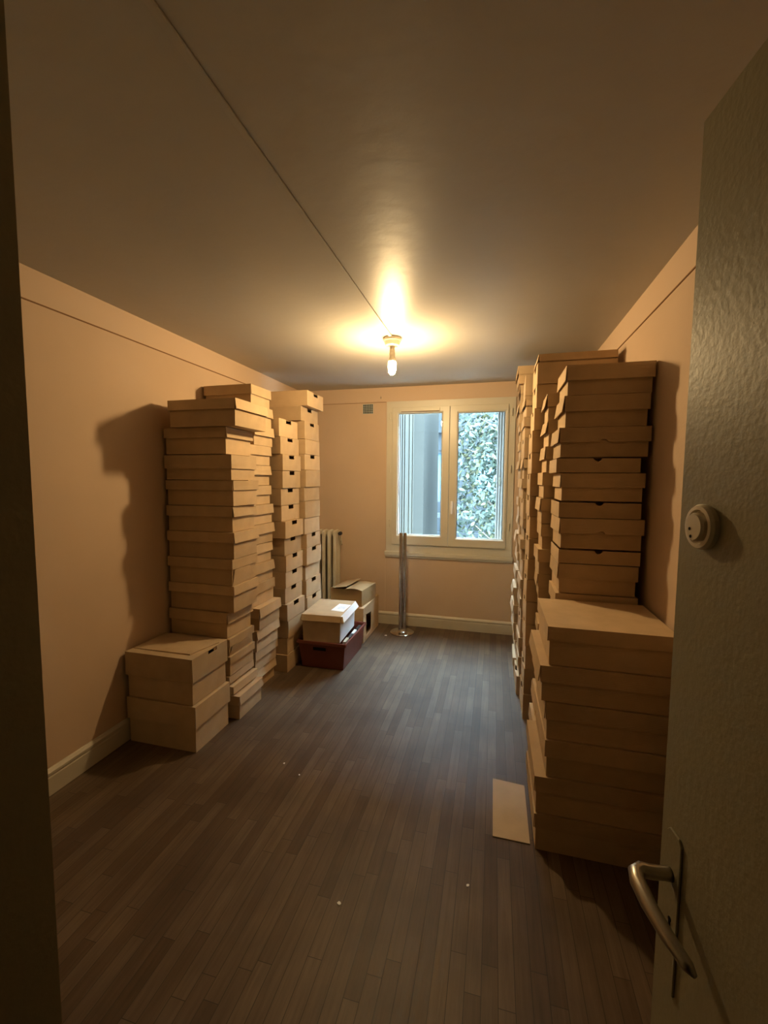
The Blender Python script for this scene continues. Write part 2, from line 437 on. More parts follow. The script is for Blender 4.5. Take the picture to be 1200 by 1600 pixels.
def carton(root, L, W, h, kind, lid_h, rnd, notch=None, matname='card', open_gap=0, flare=None, low=0):
    """local frame: +x = end facing the room, length L on x, width W on y. Children: body, lid."""
    rj = lambda a: rnd.uniform(-a, a)
    inset = .009 if kind == 'lidded' else 0
    bm = bmesh.new()
    l, wd = L / 2 - inset, W / 2 - inset
    bh = h - T - .001
    bow = rnd.uniform(0, .004)
    # ends (outline faces, notches possible), then sides and bottom
    ends = [(0, 0), (2 * wd, 0), (2 * wd, bh), (0, bh)]
    front = ends; side = ends
    if notch == 'slot': front = slot_outline(2 * wd, bh, off=rj(.006))
    if low: front = [(0, 0), (2 * wd, 0), (2 * wd, bh - low), (0, bh - low)]
    prism(bm, front, (l, -wd, 0), (0, 1, 0), (0, 0, 1), (-T, 0, 0))
    prism(bm, ends, (-l, -wd, 0), (0, 1, 0), (0, 0, 1), (T, 0, 0))
    sl = 2 * (l - T)
    for sy in (-1, 1):
        o = [(0, 0), (sl, 0), (sl, bh), (0, bh)]
        if notch == 'u' : o = arc_top(sl, bh)
        prism(bm, o, (-l + T, sy * wd, 0), (1, 0, 0), (0, 0, 1), (0, -sy * T, 0))
    box(bm, -l + T, l - T, -wd + T, wd - T, 0, T)
    obj('body', bm, matname, root)
    if kind == 'tray_only': return
    bm = bmesh.new()
    z1 = h - .0008
    og = open_gap
    if kind == 'archive':
        # hinged lid: flat top panel with a short tuck at the front, slot cut into its front edge
        a = .0435; sd = .012 if notch == 'slot' else .0
        if notch == 'slot':
            pts = [(0, 0), (L, 0), (L, W / 2 - a), (L - sd, W / 2 - a), (L - sd, W / 2 + a), (L, W / 2 + a), (L, W), (0, W)]
        else: pts = [(0, 0), (L, 0), (L, W), (0, W)]
        prism(bm, pts, (-L / 2, -W / 2, z1 - T), (1, 0, 0), (0, 1, 0), (0, 0, T - .0004))
        obj('lid', bm, matname, root)
        return
    fl = flare if flare is not None else rnd.choice([0, .002, .004, .008])
    z0 = z1 - lid_h
    lo, wo = L / 2, W / 2
    box(bm, -lo, lo, -wo, wo, z1 - T, z1)
    # skirts as slabs that splay a little outwards
    f2 = rnd.choice([.001, .003, .006]); f3 = fl
    def skirt(p0, p1, out, f, notched=False):
        p0, p1, out = Vector(p0), Vector(p1), Vector(out)
        u = (p1 - p0); W_ = u.length; u.normalize()
        hh = z1 - T - z0
        v = Vector((0, 0, hh)) - out * f; v = v / hh      # slanted 'up'
        base = Vector((p0.x, p0.y, z0)) + out * f
        pts = arc_bottom(W_, hh) if notched == True else slot_outline(W_, hh, .08, .02, .02) if notched == 'slot' else [(0, 0), (W_, 0), (W_, hh), (0, hh)]
        prism(bm, pts, base, u, v, -out * (T - .0005))
    skirt((lo, -wo, 0), (lo, wo, 0), (1, 0, 0), f3, 'slot' if notch == 'slot' else False)
    skirt((-lo, -wo, 0), (-lo, wo, 0), (-1, 0, 0), 0)
    skirt((-lo + T, -wo, 0), (lo - T, -wo, 0), (0, -1, 0), f2, notch == 'dome')
    skirt((-lo + T, wo, 0), (lo - T, wo, 0), (0, 1, 0), f2, notch == 'dome')
    ld = obj('lid', bm, matname, root)
    if notch == 'slot':      # hinged top panel lying in the lid, its tuck line near the camera-side edge
        bm = bmesh.new(); hexa(bm, [(-lo + .01, -wo + .052, z1), (lo - .055, -wo + .052, z1), (lo - .012, wo - .06, z1), (-lo + .01, wo - .01, z1),
                                    (-lo + .01, -wo + .052, z1 + .004), (lo - .055, -wo + .052, z1 + .008), (lo - .012, wo - .06, z1 + .006), (-lo + .01, wo - .01, z1 + .003)])
        obj('lid_flap', bm, matname, root)
    if og:
        ld.rotation_euler = (0, -og, 0); ld.location = (0, 0, .0)

def front_flap(root, L, W, z0, z1, skew):
    bm = bmesh.new()
    a = W / 2 - .012
    prism(bm, [(-a, 0), (a, 0), (a - skew, z1 - z0), (-a + .01, z1 - z0)], (L / 2 - .008, 0, z0), (0, 1, 0), (.012 / (z1 - z0), 0, 1), (-.004, 0, 0))
    obj('front_flap', bm, 'card', root)

ORD = ['topmost', 'second from top', 'third from top', 'fourth from top', 'fifth from top', 'sixth from top', 'seventh from top', 'eighth from top', 'ninth from top',
       'tenth from top', 'eleventh from top', 'twelfth from top', 'thirteenth from top', 'fourteenth from top', 'fifteenth from top', 'sixteenth from top', 'seventeenth from top', 'eighteenth from top']

def stack(side, where, group, y0, y1, back, rows, matname='card', seed=1, jit=.006, rot=.012, desc=None, cat='box', idx0=0):
    """rows from the top: (z_top, z_bottom, x_front, kind, lid_h, notch, extra)"""
    rnd = random.Random(seed)
    for i, r in enumerate(rows):
        zt, zb, xf, kind, lid_h, notch = r[:6]; ex = r[6] if len(r) > 6 else {}
        bk = ex.get('back', back)
        L = abs(xf - bk); W = ex.get('y1', y1) - ex.get('y0', y0) - .006
        cx = (xf + bk) / 2; cy = (ex.get('y1', y1) + ex.get('y0', y0)) / 2
        rz = rnd.uniform(-rot, rot) + ex.get('rot', 0)
        yj = rnd.uniform(-jit, jit)
        L -= abs(rz) * W * .5
        root = empty('cardboard_box', (cx, cy + yj, zb + .0005), rz + (0 if side == 'L' else math.pi))
        h = zt - zb - .001
        d = ex.get('d') or {'lidded': 'lidded cardboard box', 'archive': 'slotted cardboard box' if notch == 'slot' else 'plain-ended cardboard box', 'tray_only': 'lidless cardboard tray'}[kind]
        tag(root, '%s, %s %s' % (d, ORD[i + idx0], where), cat, group)
        if ex.get('flap'): front_flap(root, L, W, .004, h - lid_h - .004, ex['flap'])
        carton(root, L, W, h, kind, lid_h, rnd, notch, ex.get('mat', matname), ex.get('gap', 0), ex.get('flare'), ex.get('low', 0))

L_, A_, T_ = 'lidded', 'archive', 'tray_only'
# A: low stack, left wall, nearest
stack('L', 'of the low front left stack', 'boxes in the low front left stack', 1.95, 2.275, -2.052,
      [(.545, .275, -1.596, L_, .135, 'slot', dict(d='big box with black-slotted lid edge', mat='cardg', flare=.001)),
       (.272, 0, -1.584, L_, .125, None, dict(d='big lidded box standing on the floor', mat='cardg', flare=.001))], seed=3, rot=.004, jit=.001)
# B: tall stack
tB = [(2.030, 1.866, -1.503, .062, dict(y0=2.268, y1=2.645, back=-1.982, rot=0)), (1.865, 1.70, -1.60, .062, dict(y1=2.61)), (1.696, 1.539, -1.565, .085, dict(flare=.0, low=.028)),
      (1.537, 1.377, -1.552, .060, {}), (1.375, 1.212, -1.574, .065, dict(rot=.03, flare=.01)), (1.211, 1.043, -1.559, .064, dict(flare=.006)), (1.042, .873, -1.568, .061, dict(flap=.09)),
      (.872, .700, -1.565, .058, {}), (.698, .528, -1.615, .068, dict(flare=.008)), (.526, .412, -1.606, .05, dict(flap=.07)), (.410, .281, -1.602, .05, {}),
      (.279, .220, -1.612, .045, {}), (.219, .158, -1.580, .05, {}), (.157, 0, -1.541, .056, dict(flare=.004))]
stack('L', 'of the front tall stack on the left', 'boxes in the front tall left stack', 2.31, 2.60, -2.055,
      [(a, b, x, L_, lh, None, e) for a, b, x, lh, e in tB], seed=11, jit=.003, rot=.012)
# C: second tall stack
zc = [2.215, 2.075, 1.93, 1.79, 1.647, 1.50, 1.36, 1.218, 1.073, .93, .79, .63, .47, .31, .155, 0]
xc = [-1.665, -1.655, -1.645, -1.65, -1.655, -1.65, -1.64, -1.635, -1.65, -1.64, -1.63, -1.585, -1.60, -1.62, -1.64]
stack('L', 'of the second tall stack on the left', 'boxes in the second tall left stack', 2.63, 2.95, -2.055,
      [(zc[i] - .001, zc[i + 1], xc[i], L_, .068, 'u' if i == 0 else None, dict(flare=[.002, .006, .008, .004, .01][i % 5], y0=2.71 if i < 3 else 2.63, y1=2.985 if i < 3 else 2.95)) for i in range(15)], seed=21, jit=.008, rot=.02)
# D: slotted column
zd = [2.019, 1.878, 1.741, 1.614, 1.475, 1.34, 1.216, 1.08, .943, .81, .682, .555, .42, .279, .143, 0]
xd = [-1.61, -1.60, -1.585, -1.59, -1.60, -1.60, -1.567, -1.585, -1.572, -1.576, -1.58, -1.557, -1.557, -1.57, -1.565]
stack('L', 'of the nearer slotted column on the left', 'boxes in the nearer slotted column', 3.01, 3.325, -2.055,
      [(zd[i] - .001, zd[i + 1], xd[i], A_, 0, 'slot' if i < 12 else None) for i in range(15)], seed=31, jit=.003, rot=.015)
# E: farther column by the radiator
ze = [2.293, 2.163, 2.040, 1.888, 1.76, 1.627, 1.48, 1.36, 1.21, 1.075, .95, .80, .67, .52, .39, .26, .13, 0]
xe = [-1.53, -1.585, -1.56, -1.555, -1.555, -1.55, -1.56, -1.555, -1.56, -1.55, -1.545, -1.565, -1.55, -1.545, -1.55, -1.55, -1.55]
se = {0, 1, 2, 4, 9, 10, 12, 13}
stack('L', 'of the farther column touching the radiator', 'boxes in the column by the radiator', 3.34, 3.655, -2.055,
      [(ze[i] - .001, ze[i + 1], xe[i], A_, 0, 'slot' if i in se else None, dict(rot=[0.0, .0][i] if i < 2 else 0, y0=3.345 if i != 1 else 3.33, y1=3.66 if i > 1 else 3.69)) for i in range(17)], seed=41, jit=.003, rot=.02)
# R1: low stack on the right
stack('R', 'of the low front stack on the right', 'boxes in the low front right stack', 1.78, 2.215, .692,
      [(.966, .804, .224, L_, .058, None, dict(flare=0.001, d='wide lidded box with bare lit top')), (.803, .651, .198, L_, .066, None, {}), (.650, .492, .223, L_, .068, None, {}),
       (.491, .331, .226, L_, .07, None, {}), (.330, .166, .192, L_, .064, None, {}), (.165, 0, .195, L_, .06, None, {})], seed=51, jit=.002, rot=.006)
# R2: tall notched stack behind it
t2 = [(2.100, 1.958, .322, L_, .072, None), (1.957, 1.806, .318, L_, .074, None), (1.805, 1.663, .300, L_, .070, 'dome'), (1.661, 1.588, .292, T_, 0, 'u'),
      (1.586, 1.450, .313, L_, .068, None), (1.448, 1.368, .309, T_, 0, 'u'), (1.366, 1.216, .314, L_, .073, 'dome'), (1.214, 1.143, .316, T_, 0, 'u'), (1.141, .992, .316, L_, .072, None),
      (.990, .846, .31, L_, .07, None), (.845, .701, .30, L_, .07, None), (.70, .556, .27, L_, .07, None), (.555, .411, .26, L_, .07, None), (.41, .266, .24, L_, .07, None), (.265, .131, .23, L_, .07, None), (.130, 0, .23, L_, .06, None)]
ex2 = [dict(flare=.004), dict(flare=.01), dict(flare=.006, d='lidded notched box'), dict(d='lidless notched box'), {}, dict(d='lidless notched box'), dict(d='lidded notched box'), dict(d='lidless notched box')] + [{}] * 8
stack('R', 'of the tall stack behind the low right stack', 'boxes in the notched tall right stack', 2.235, 2.525, .703,
      [t + (dict(e, back=bk),) for t, e, bk in zip(t2, ex2, [.703, .69, .70, .66, .685, .672, .69, .68, .675, .68, .67, .69, .69, .69, .69, .69])], seed=61, jit=.003, rot=.012)
# R2b
zb = [2.03, 1.89, 1.75, 1.61, 1.47, 1.33, 1.19, 1.05, .91, .77, .63, .49, .35, .21, .07]
rr = random.Random(5)
zb = [2.03 - .145 * i for i in range(14)] + [0]
stack('R', 'of the lit-edged stack behind the notched right stack', 'boxes between the notched and tallest right stacks', 2.545, 2.775, .69,
      [(zb[i] - .001, zb[i + 1], .268 + rr.uniform(-.02, .02), L_, .07, None, dict(flare=rr.choice([0, .006, .012]), rot=rr.uniform(-.025, .025))) for i in range(14)], seed=71, jit=.004, rot=.02)
# R3: tallest right stack of big slotted boxes
z3 = [2.265, 2.135, 1.993, 1.858, 1.721, 1.591, 1.452, 1.323, 1.186, 1.055, .925, .78, .634, .49, .34, .17, 0]
x3 = [.237, .238, .229, .221, .22, .217, .217, .222, .22, .218, .215, .215, .217, .222, .217, .213]
stack('R', 'of the tallest right stack, nearly touching the ceiling', 'boxes in the tallest right stack', 2.80, 3.10, .68,
      [(2.314, 2.266, .243, L_, .043, None, dict(d='shallow lidded box'))] + [(z3[i] - .001, z3[i + 1], x3[i], A_, 0, 'slot') for i in range(16)], seed=81, jit=.003, rot=.012)
# R4, R5 in the far right corner
rr = random.Random(8)
z4 = [2.27 - .1419 * i for i in range(16)] + [0]
stack('R', 'of the edge-on stack behind the tallest right stack', 'boxes in the first edge-on right stack', 3.12, 3.42, .68,
      [(z4[i] - .001, z4[i + 1], .200 + rr.uniform(-.014, .012), L_ if i % 3 else A_, .065, 'slot' if i % 3 == 0 else None, dict(flare=rr.choice([0, .004, .008]), mat='cardg')) for i in range(16)], seed=91, jit=.004, rot=.02)
z5 = [2.27 - .1419 * i for i in range(16)] + [0]
stack('R', 'of the farthest right stack beside the window', 'boxes in the farthest right stack', 3.44, 3.75, .68,
      [(2.40, 2.271, .150, L_, .062, None, dict(d='overhanging box', y0=3.40, y1=3.72, back=.64))] +
      [(z5[i] - .001, z5[i + 1], .180 + rr.uniform(-.016, .012), L_, .065, None, dict(flare=rr.choice([0, .004, .01]), mat='cardg')) for i in range(16)], seed=101, jit=.004, rot=.025)

# slot on the low front box: a dark slit let into the lid of the topmost box
bm = bmesh.new()
# loose sheet on the floor by the right stack
hexa(bm, [(.032, 1.808, .001), (.186, 1.806, .001), (.186, 2.165, .001), (.031, 2.172, .001), (.032, 1.808, .005), (.186, 1.806, .005), (.186, 2.165, .005), (.031, 2.172, .009)])
tag(obj('cardboard_sheet', bm, 'cardi'), 'pale flat cardboard sheet lying on the floor beside the right stack', 'cardboard')

# ------------------------------------------------------------------ crate with box, magazines
cr = empty('storage_crate', (-1.34, 3.42, 0)); tag(cr, 'red-brown plastic crate on the floor under the labelled box with window-lit white side', 'crate')
def tub(bm, x0, x1, y0, y1, X0, X1, Y0, Y1, z0, z1, t):
    a = [(x0, y0, z0), (x1, y0, z0), (x1, y1, z0), (x0, y1, z0)]; b_ = [(X0, Y0, z1), (X1, Y0, z1), (X1, Y1, z1), (X0, Y1, z1)]
    c = [(X0 + t, Y0 + t, z1), (X1 - t, Y0 + t, z1), (X1 - t, Y1 - t, z1), (X0 + t, Y1 - t, z1)]; d = [(x0 + t, y0 + t, z0 + t), (x1 - t, y0 + t, z0 + t), (x1 - t, y1 - t, z0 + t), (x0 + t, y1 - t, z0 + t)]
    V = [[bm.verts.new(p) for p in l] for l in (a, b_, c, d)]
    for A, B in zip(V, V[1:]):
        for i in range(4): bm.faces.new([A[i], A[(i + 1) % 4], B[(i + 1) % 4], B[i]])
    bm.faces.new(V[0][::-1]); bm.faces.new(V[3])
bm = bmesh.new(); tub(bm, -.165, .19, -.26, .23, -.19, .215, -.285, .26, .002, .225, .006); obj('tub', bm, 'crate', cr)
bm = bmesh.new()
for p in ((-.202, .227, -.297, -.283), (-.202, .227, .258, .272), (-.202, -.188, -.283, .258), (.213, .227, -.283, .258)): box(bm, *p, .205, .232)
bevel(bm, .003, 1); obj('rim', bm, 'crate', cr)
bm = bmesh.new(); box(bm, -.06, .05, -.2835, -.2755, .155, .180); obj('hand_slot', bm, 'dark', cr)
mr_ = random.Random(4)
mags = [(-1.17, 3.24, 'white', 'white magazine standing at the front corner of the red-brown crate'), (-1.165, 3.34, 'black', 'black binder edge sticking up inside the red-brown crate'),
        (-1.168, 3.44, 'whiteboard', 'grey-white booklet standing mid-way in the red-brown crate'), (-1.165, 3.56, 'black', 'dark folder at the far end of the red-brown crate')]
for i, (x, y, mm, lb) in enumerate(mags):
    bm = bmesh.new(); hexa(bm, [(-.026, -.045, 0), (-.002, -.045, 0), (-.002, .045, 0), (-.026, .045, 0), (.006, -.045, .216), (.03, -.04, .216), (.03, .045, .22), (.006, .045, .222)])
    o = obj('magazine', bm, mm); o.location = (x, y, .0095)
    tag(o, lb, 'magazine', 'papers in the crate')
# box on the crate; window light put into the white of its side
rb = empty('archive_box', (-1.335, 3.345, .234), math.radians(3)); tag(rb, 'box with window-lit white side, overhanging lid and white paper label, on the crate', 'box')
bm = bmesh.new(); tub(bm, -.155, .155, -.215, .215, -.16, .16, -.22, .22, 0, .19, .004); bm.faces.ensure_lookup_table()
bm.normal_update()
for f in bm.faces:
    if abs(f.normal.x) > .8 and f.calc_center_median().x > .1: f.material_index = 1
obj('body', bm, ['card', 'whiteboard'], rb)
bm = bmesh.new()
# chamfered lid with splayed flaps
X, Y, ZT, ZB, o_ = .165, .225, .222, .175, .03
box(bm, -X, X, -Y, Y, ZT - .004, ZT)
def flap(p, q, dx, dy, mi=0):
    a = [(p[0], p[1], ZT), (q[0], q[1], ZT), (q[0] + dx, q[1] + dy, ZB), (p[0] + dx, p[1] + dy, ZB)]
    n = .004
    b_ = [(v[0] - (.003 if dx > 0 else -.003 if dx < 0 else 0), v[1] - (.003 if dy > 0 else -.003 if dy < 0 else 0), v[2] - n) for v in a]
    hexa(bm, b_ + a, mi)
flap((X, -Y), (X, Y), o_, 0, 1); flap((-X, -Y), (-X, Y), -.012, 0); flap((-X, -Y), (X, -Y), 0, -.012); flap((-X, Y), (X, Y), 0, .012)
flap((X - .001, -Y), (X + .018, -Y + .0), .012, -.014)
obj('lid', bm, ['card', 'whiteboard'], rb)
bm = bmesh.new(); hexa(bm, [(.035, -.08, .2222), (.15, -.10, .2222), (.16, .10, .2222), (.05, .115, .2222), (.035, -.08, .2228), (.15, -.10, .2228), (.16, .10, .2228), (.05, .115, .2228)])
lb = obj('paper_label', bm, 'paper', rb); lb['label'] = 'white paper label'
bm = bmesh.new(); prng = random.Random(2)
for r in range(4):
    for k in range(6):
        x0 = .075 + k * .011; box(bm, x0, x0 + prng.uniform(.004, .009), -.02 + r * .02, -.016 + r * .02, .2229, .2231)
obj('writing', bm, 'ink', lb)

# brown taped box at the back
tb = empty('shipping_box', (-1.34, 3.99, .335), math.radians(-6)); tag(tb, 'yellow-brown box with bulging folded flaps, on a box beside the radiator', 'box')
bm = bmesh.new(); tub(bm, -.165, .165, -.17, .19, -.165, .165, -.17, .19, 0, .15, .004); obj('body', bm, 'cardt', tb)
bm = bmesh.new()
def sheet(bm, grid, t=.004):
    R = [[bm.verts.new(p) for p in row] for row in grid]; R2 = [[bm.verts.new((p[0], p[1], p[2] + t)) for p in row] for row in grid]
    n, mm = len(grid), len(grid[0])
    for i in range(n - 1):
        for j in range(mm - 1):
            bm.faces.new([R[i][j], R[i + 1][j], R[i + 1][j + 1], R[i][j + 1]]); bm.faces.new([R2[i][j], R2[i][j + 1], R2[i + 1][j + 1], R2[i + 1][j]])
    for i in range(n - 1):
        bm.faces.new([R[i][0], R2[i][0], R2[i + 1][0], R[i + 1][0]]); bm.faces.new([R[i][-1], R[i + 1][-1], R2[i + 1][-1], R2[i][-1]])
    for j in range(mm - 1):
        bm.faces.new([R[0][j], R[0][j + 1], R2[0][j + 1], R2[0][j]]); bm.faces.new([R[-1][j], R2[-1][j], R2[-1][j + 1], R[-1][j + 1]])
sheet(bm, [[(-.167 + .165 * i / 5, -.172 + .364 * j / 6, .151 + .030 * (i / 5) - .006 * math.sin(math.pi * j / 6)) for j in range(7)] for i in range(6)])
obj('flap', bm, 'cardt', tb)
bm = bmesh.new()
sheet(bm, [[(.167 - .18 * i / 5, -.172 + .364 * j / 6, .151 + .014 * math.sin(math.pi * i / 5) * (1 - .5 * j / 6)) for j in range(7)] for i in range(6)])
obj('flap', bm, 'cardt', tb)
bm = bmesh.new()   # front flap drooping in a curve over the front edge
sheet(bm, [[(-.16 + .325 * i / 9, -.176 - .003, .152 - .03 * math.sin(math.pi * i / 9) * j - .001) for j in (0, 1)] for i in range(10)], .004)
obj('flap', bm, 'cardt', tb)
# box below it with a dark window cut in its side
lbx = empty('cutout_box', (-1.335, 4.02, 0)); tag(lbx, 'plain box with a dark opening in its side, below the yellow-brown box', 'box')
bm = bmesh.new()
X, Y0_, Y1_, hh = .175, -.27, .27, .33
prism(bm, [(0, 0), (.54, 0), (.54, hh), (0, hh), (0, .255), (.09, .255), (.26, .235), (.26, .05), (.09, .04), (.09, .25), (0, .25)], (X, Y0_, 0), (0, 1, 0), (0, 0, 1), (-.004, 0, 0))
prism(bm, [(0, 0), (.54, 0), (.54, hh), (0, hh)], (-X, Y0_, 0), (0, 1, 0), (0, 0, 1), (.004, 0, 0))
box(bm, -X + .004, X - .004, Y0_, Y0_ + .004, 0, hh); box(bm, -X + .004, X - .004, Y1_ - .004, Y1_, 0, hh); box(bm, -X + .004, X - .004, Y0_ + .004, Y1_ - .004, 0, .004)
obj('body', bm, 'card', lbx)
bm = bmesh.new(); box(bm, -X, X, Y0_, Y1_, hh + .0005, hh + .0045); obj('lid', bm, 'card', lbx)

# ------------------------------------------------------------------ radiator
rd = empty('radiator', (-1.782, 4.25, 0)); tag(rd, 'old cream cast-iron column radiator at the back wall behind the boxes', 'radiator')
for k in range(6):
    x = -1.585 - k * .062 + 1.75
    bm = bmesh.new()
    for yy, wy in ((-.075, .034), (.04, .034)):
        box(bm, x - .017, x + .017, yy, yy + wy, .20, 1.00)
    box(bm, x - .015, x + .015, -.042, .041, .93, 1.01); box(bm, x - .015, x + .015, -.042, .041, .17, .25)
    bevel(bm, .009, 2)
    box(bm, x - .007, x + .007, -.045, .044, .25, .94)
    if k < 5:
        lathe(bm, [(.02, 0), (.02, .03)], x - .045, 0, .965, 14, 'X'); lathe(bm, [(.02, 0), (.02, .03)], x - .045, 0, .215, 14, 'X')
    if k in (0, 5):
        box(bm, x - .012, x + .012, -.06, -.02, .0, .21)
    obj('radiator_section', bm, 'rad', rd)
bm = bmesh.new(); lathe(bm, [(.012, 0), (.014, .02), (.014, .045)], .182, 0, .975, 14, 'X'); tube(bm, [(.215, 0, .975), (.215, 0, .90), (.20, .04, .85), (.195, .085, .84)], .009)
vv = obj('valve', bm, 'rad', rd)
bm = bmesh.new(); lathe(bm, [(.008, -.045), (.019, -.043), (.021, -.03), (.021, -.012), (.010, -.008)], .215, 0, .975, 18, 'Y'); obj('valve_knob', bm, 'black', vv)

# ------------------------------------------------------------------ chrome post
po = empty('chrome_post', (-.868, 4.13, 0)); tag(po, 'tall chrome post on a round base, standing beneath the window', 'post')
bm = bmesh.new(); lathe(bm, [(.118, 0), (.12, .004), (.12, .010), (.112, .015), (.05, .020), (.04, .026)], n=44); obj('base', bm, 'chrome', po)
for i, (dx, dy) in enumerate(((-.019, 0), (.019, .012))):
    bm = bmesh.new(); lathe(bm, [(.0185, .026), (.0185, .22), (.0193, .221), (.0193, .227), (.0185, .228), (.0185, .43), (.0193, .431), (.0193, .437), (.0185, .438), (.0185, 1.015), (.017, 1.02), (.006, 1.021)], dx, dy, n=24)
    obj('tube', bm, 'chrome', po, smooth=False)
bm = bmesh.new(); lathe(bm, [(.042, .0262), (.042, .034), (.039, .038)], 0, .006, n=30); obj('collar', bm, 'steel', po)

# ------------------------------------------------------------------ vent grille and hook on the back wall
vg = empty('vent_grille', (-1.305, YB - .0005, 2.286)); tag(vg, 'small square grey vent grille high on the back wall', 'vent')
bm = bmesh.new(); box(bm, -.056, .056, -.002, 0, -.05, .05); obj('backing', bm, 'dark', vg)
bm = bmesh.new()
for k in range(7):
    a = -.056 + k * .018; box(bm, a, a + .0035, -.006, -.002, -.05, .05)
for k in range(6):
    a = -.05 + k * .019; box(bm, -.056, .057, -.0062, -.0022, a, a + .0035)
obj('grid', bm, 'vent', vg)
bm = bmesh.new(); tube(bm, [(0, 0, 0), (0, -.02, -.002), (.003, -.032, -.012), (.004, -.036, .0), (.005, -.034, .012)], .0028, 8)
hk = obj('wall_hook', bm, 'steel'); hk.location = (-1.162, YB - .003, 2.395); tag(hk, 'small curved metal hook above the window corner', 'hook')

# paint flakes on the floor
fl_r = random.Random(9)
flakes = [(-.511, 1.361, .016, 'white paint flake in the middle of the dark floor'), (-.059, 1.552, .014, 'white flake near the flat cardboard sheet'), (-1.072, 2.009, .012, 'pale crumb beside the low left stack'),
          (-.951, 1.947, .010, 'tiny white crumb right of another crumb near low left stack'), (-1.006, 4.009, .03, 'pale splinter on the floor beside the chrome post base')]
for x, y, s, lab in flakes:
    bm = bmesh.new(); n = 6
    pts = [(s * fl_r.uniform(.35, .6) * math.cos(2 * math.pi * k / n), s * fl_r.uniform(.25, .6) * math.sin(2 * math.pi * k / n)) for k in range(n)]
    prism(bm, pts, (0, 0, 0), (1, 0, 0), (0, 1, 0), (0, 0, .0025))
    o = obj('paint_flake', bm, 'paper'); o.location = (x, y, .0004); o.rotation_euler = (0, 0, fl_r.uniform(0, 3)); tag(o, lab, 'debris', 'flakes on the floor')

# ------------------------------------------------------------------ outside: folding shutters, tree, facade
def shutter_leaf(root, x0, y0, x1, y1, z0, z1, m_):
    bm = bmesh.new(); d = Vector((x1 - x0, y1 - y0, 0)); Ln = d.length; d.normalize(); nrm = Vector((d.y, -d.x, 0))
    prism(bm, [(0, 0), (Ln, 0), (Ln, z1 - z0), (0, z1 - z0)], (x0, y0, z0), d, (0, 0, 1), -nrm * .012)
    k = 1
    for a in (0, Ln / 2 - .008, Ln - .016):
        prism(bm, [(a, 0), (a + .016, 0), (a + .016, z1 - z0), (a, z1 - z0)], (x0, y0, z0), d, (0, 0, 1), nrm * .007)
    return obj('shutter_leaf', bm, m_, root)
sh = empty('folding_shutter', (0, 0, 0)); tag(sh, 'beige metal shutter swung open outside the left pane', 'shutter')
pts = [(-1.08, 4.66), (-1.03, 4.69), (-.985, 4.78), (-.925, 4.93)]
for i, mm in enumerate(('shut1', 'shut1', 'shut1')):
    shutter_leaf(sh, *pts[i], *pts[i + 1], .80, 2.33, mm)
wg = empty('building_wing', (-2.6, 7.5, -6)); tag(wg, 'plain grey rendered building wing behind the left pane', 'building')
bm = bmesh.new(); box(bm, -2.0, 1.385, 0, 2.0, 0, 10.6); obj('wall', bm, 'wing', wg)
bm = bmesh.new(); box(bm, -2.05, 1.42, -.04, 2.04, 10.6, 10.75); obj('coping', bm, 'wing', wg)
bm = bmesh.new(); lathe(bm, [(.045, 0), (.045, 10.5)], 1.05, -.06, 0, 14); obj('drainpipe', bm, 'shut2', wg)
sh = empty('folding_shutter', (0, 0, 0)); tag(sh, 'pale shutter folded to the right outside the right pane', 'shutter')
for i, (a, b_) in enumerate((((.022, 4.56), (.085, 4.50)), ((.085, 4.50), (.16, 4.60)))):
    shutter_leaf(sh, *a, *b_, .80, 2.33, 'shutw')
bm = bmesh.new(); box(bm, .045, .06, 4.515, 4.54, 1.50, 1.58); box(bm, .035, .062, 4.505, 4.52, 1.53, 1.55); obj('latch', bm, 'vent', sh)
bm = bmesh.new(); box(bm, WX0 - .1, WX1 + .1, YB + .06, YB + .40, .72, .7835)
struct('trim_10', bm, 'ext')

bm = bmesh.new(); box(bm, -20, 20, YB + .5, 30, -6.2, -6); struct('ground', bm, 'ground')
fc = empty('apartment_building', (0, 12.5, -6)); tag(fc, 'pale apartment building across the courtyard behind the tree', 'building')
def frow(bm, a): box(bm, *a)
bm = bmesh.new()
rows = [(-.9 + 2.9 * k) for k in range(-2, 4)]; cols = [-9 + 2.1 * k for k in range(10)]
ys = 0
# facade as strips around window openings
zs = [0]
wz = [(6 + r, 6 + r + 1.5) for r in (-4.9, -2.0, .9, 3.8, 6.7)]
wx = [(c, c + 1.25) for c in cols]
prev = 0
for z0, z1 in wz:
    box(bm, -10, 12.4, 0, .3, prev, z0); px_ = -10
    for x0, x1 in wx:
        box(bm, px_, x0, 0, .3, z0, z1); px_ = x1
    box(bm, px_, 12.4, 0, .3, z0, z1); prev = z1
box(bm, -10, 12.4, 0, .3, prev, 15.0)
for z in (3.0, 5.9, 8.9, 11.8): box(bm, -10, 12.4, -.12, 0, z, z + .12)
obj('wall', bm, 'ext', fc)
for z0, z1 in wz:
    for x0, x1 in wx:
        bm = bmesh.new(); ring(bm, x0, x1, z0, z1, .07, .08, .14); box(bm, (x0 + x1) / 2 - .04, (x0 + x1) / 2 + .04, .08, .14, z0, z1)
        f_ = obj('window', bm, 'shut2', fc)
        bm = bmesh.new(); box(bm, x0, x1, .15, .17, z0, z1); obj('pane', bm, 'extglass', f_)
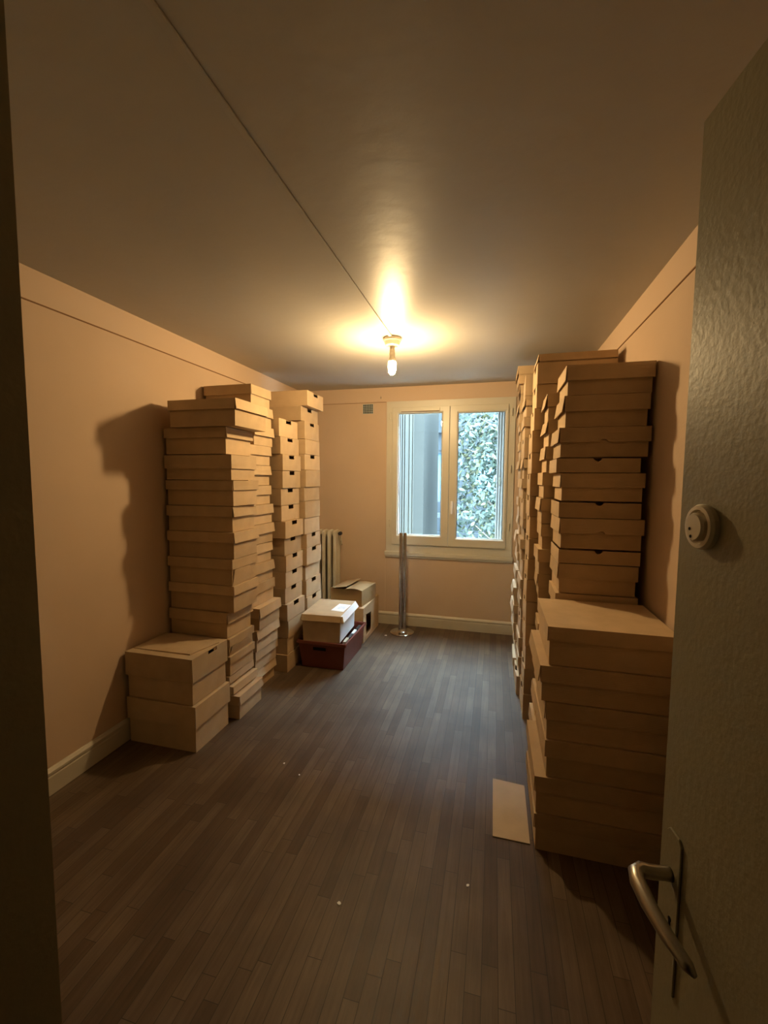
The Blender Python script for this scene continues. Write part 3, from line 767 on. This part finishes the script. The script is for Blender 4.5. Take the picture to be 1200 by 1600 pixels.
# white railing frame low in view
rl = empty('balcony_railing', (-.8, 10.6, -6)); tag(rl, 'white metal railing frame low outside the right pane', 'railing')
bm = bmesh.new()
for x in (-1.6, -.9, -.3, .45, 1.2): box(bm, x, x + .06, 0, .06, 4.8, 6.75)
obj('post', bm, 'shut2', rl)
bm = bmesh.new(); box(bm, -1.6, 1.3, 0, .06, 6.6, 6.72); box(bm, -1.6, 1.3, .01, .05, 5.9, 5.98); obj('rail', bm, 'shut2', rl)
bm = bmesh.new(); box(bm, -10, 12, .4, 1.4, 4.4, 4.6); obj('slab', bm, 'ext', rl)

tree = empty('tree', (1.0, 7.9, -6)); tag(tree, 'leafy green and yellow tree seen through the right pane', 'tree')
tr_r = random.Random(77)
bm = bmesh.new()
tube(bm, [(0, 0, 0), (.05, 0, 3), (-.1, .05, 5.5), (-.2, .1, 7.3), (-.15, .1, 8.4)], [.16, .14, .11, .08, .04], 12)
tw = obj('trunk', bm, 'bark', tree)
tips = []
brs = [((-.1, 0, 5.6), (-.7, -.2, 6.2), (-1.3, -.3, 6.75)), ((-.15, 0, 6.4), (-.8, .0, 6.9), (-1.6, .1, 7.6)), ((-.2, .1, 7.2), (-.9, -.1, 7.9), (-1.5, 0, 8.1)), ((-.2, .1, 7.6), (-.7, .1, 8.3), (-1.3, .3, 8.7)),
       ((-.15, 0, 6.8), (.5, .1, 7.4), (1.2, .3, 7.9)), ((-.1, 0, 7.8), (.5, .1, 8.3), (1.0, .2, 8.6)), ((-.1, 0, 6.0), (.6, 0, 6.3), (1.3, .1, 6.9)), ((-.1, 0, 6.2), (-1.0, .6, 6.7), (-2.2, .9, 7.3)), ((-.1, .1, 8.0), (-1.1, .5, 8.4), (-2.3, .8, 8.6))]
brs = [tuple((max(p[0], -1.7), p[1], p[2]) for p in b3) for b3 in brs]
for b3 in brs:
    bm = bmesh.new(); tube(bm, b3, [.035, .022, .008], 8); obj('branch', bm, 'bark', tree)
bm = bmesh.new()
def leaf(bm, c, s, mi):
    n = Vector((tr_r.gauss(0, 1), tr_r.gauss(-.6, 1), tr_r.gauss(.5, 1))).normalized()
    u = n.cross(Vector((tr_r.gauss(0, 1), tr_r.gauss(0, 1), tr_r.gauss(0, 1)))).normalized(); v = n.cross(u)
    P = [(-1, 0), (-.45, .42), (.25, .38), (1, 0), (.25, -.38), (-.45, -.42)]
    f = bm.faces.new([bm.verts.new(Vector(c) + u * (a * s) + v * (b * s) + n * (abs(b) * s * .3)) for a, b in P]); f.material_index = mi
for k in range(7500):
    b3 = tr_r.choice(brs); t = tr_r.uniform(.1, 1.1)
    p = Vector(b3[0]).lerp(Vector(b3[2]), t); q = Vector(b3[1])
    p = p * (1 - 2 * t * (1 - t) * .6) + q * (2 * t * (1 - t) * .6) if t < 1 else p
    sp = .38
    c = (p.x + tr_r.gauss(0, sp), p.y + tr_r.gauss(0, sp * .8), p.z + tr_r.gauss(0, sp))
    if c[0] < -1.85: c = (c[0] * -.5, c[1], c[2])
    leaf(bm, c, tr_r.uniform(.035, .075), tr_r.choices([0, 1, 2], [.35, .2, .45])[0])
fo = obj('foliage', bm, ['leaf1', 'leaf2', 'leaf3'], tree); fo['kind'] = 'stuff'
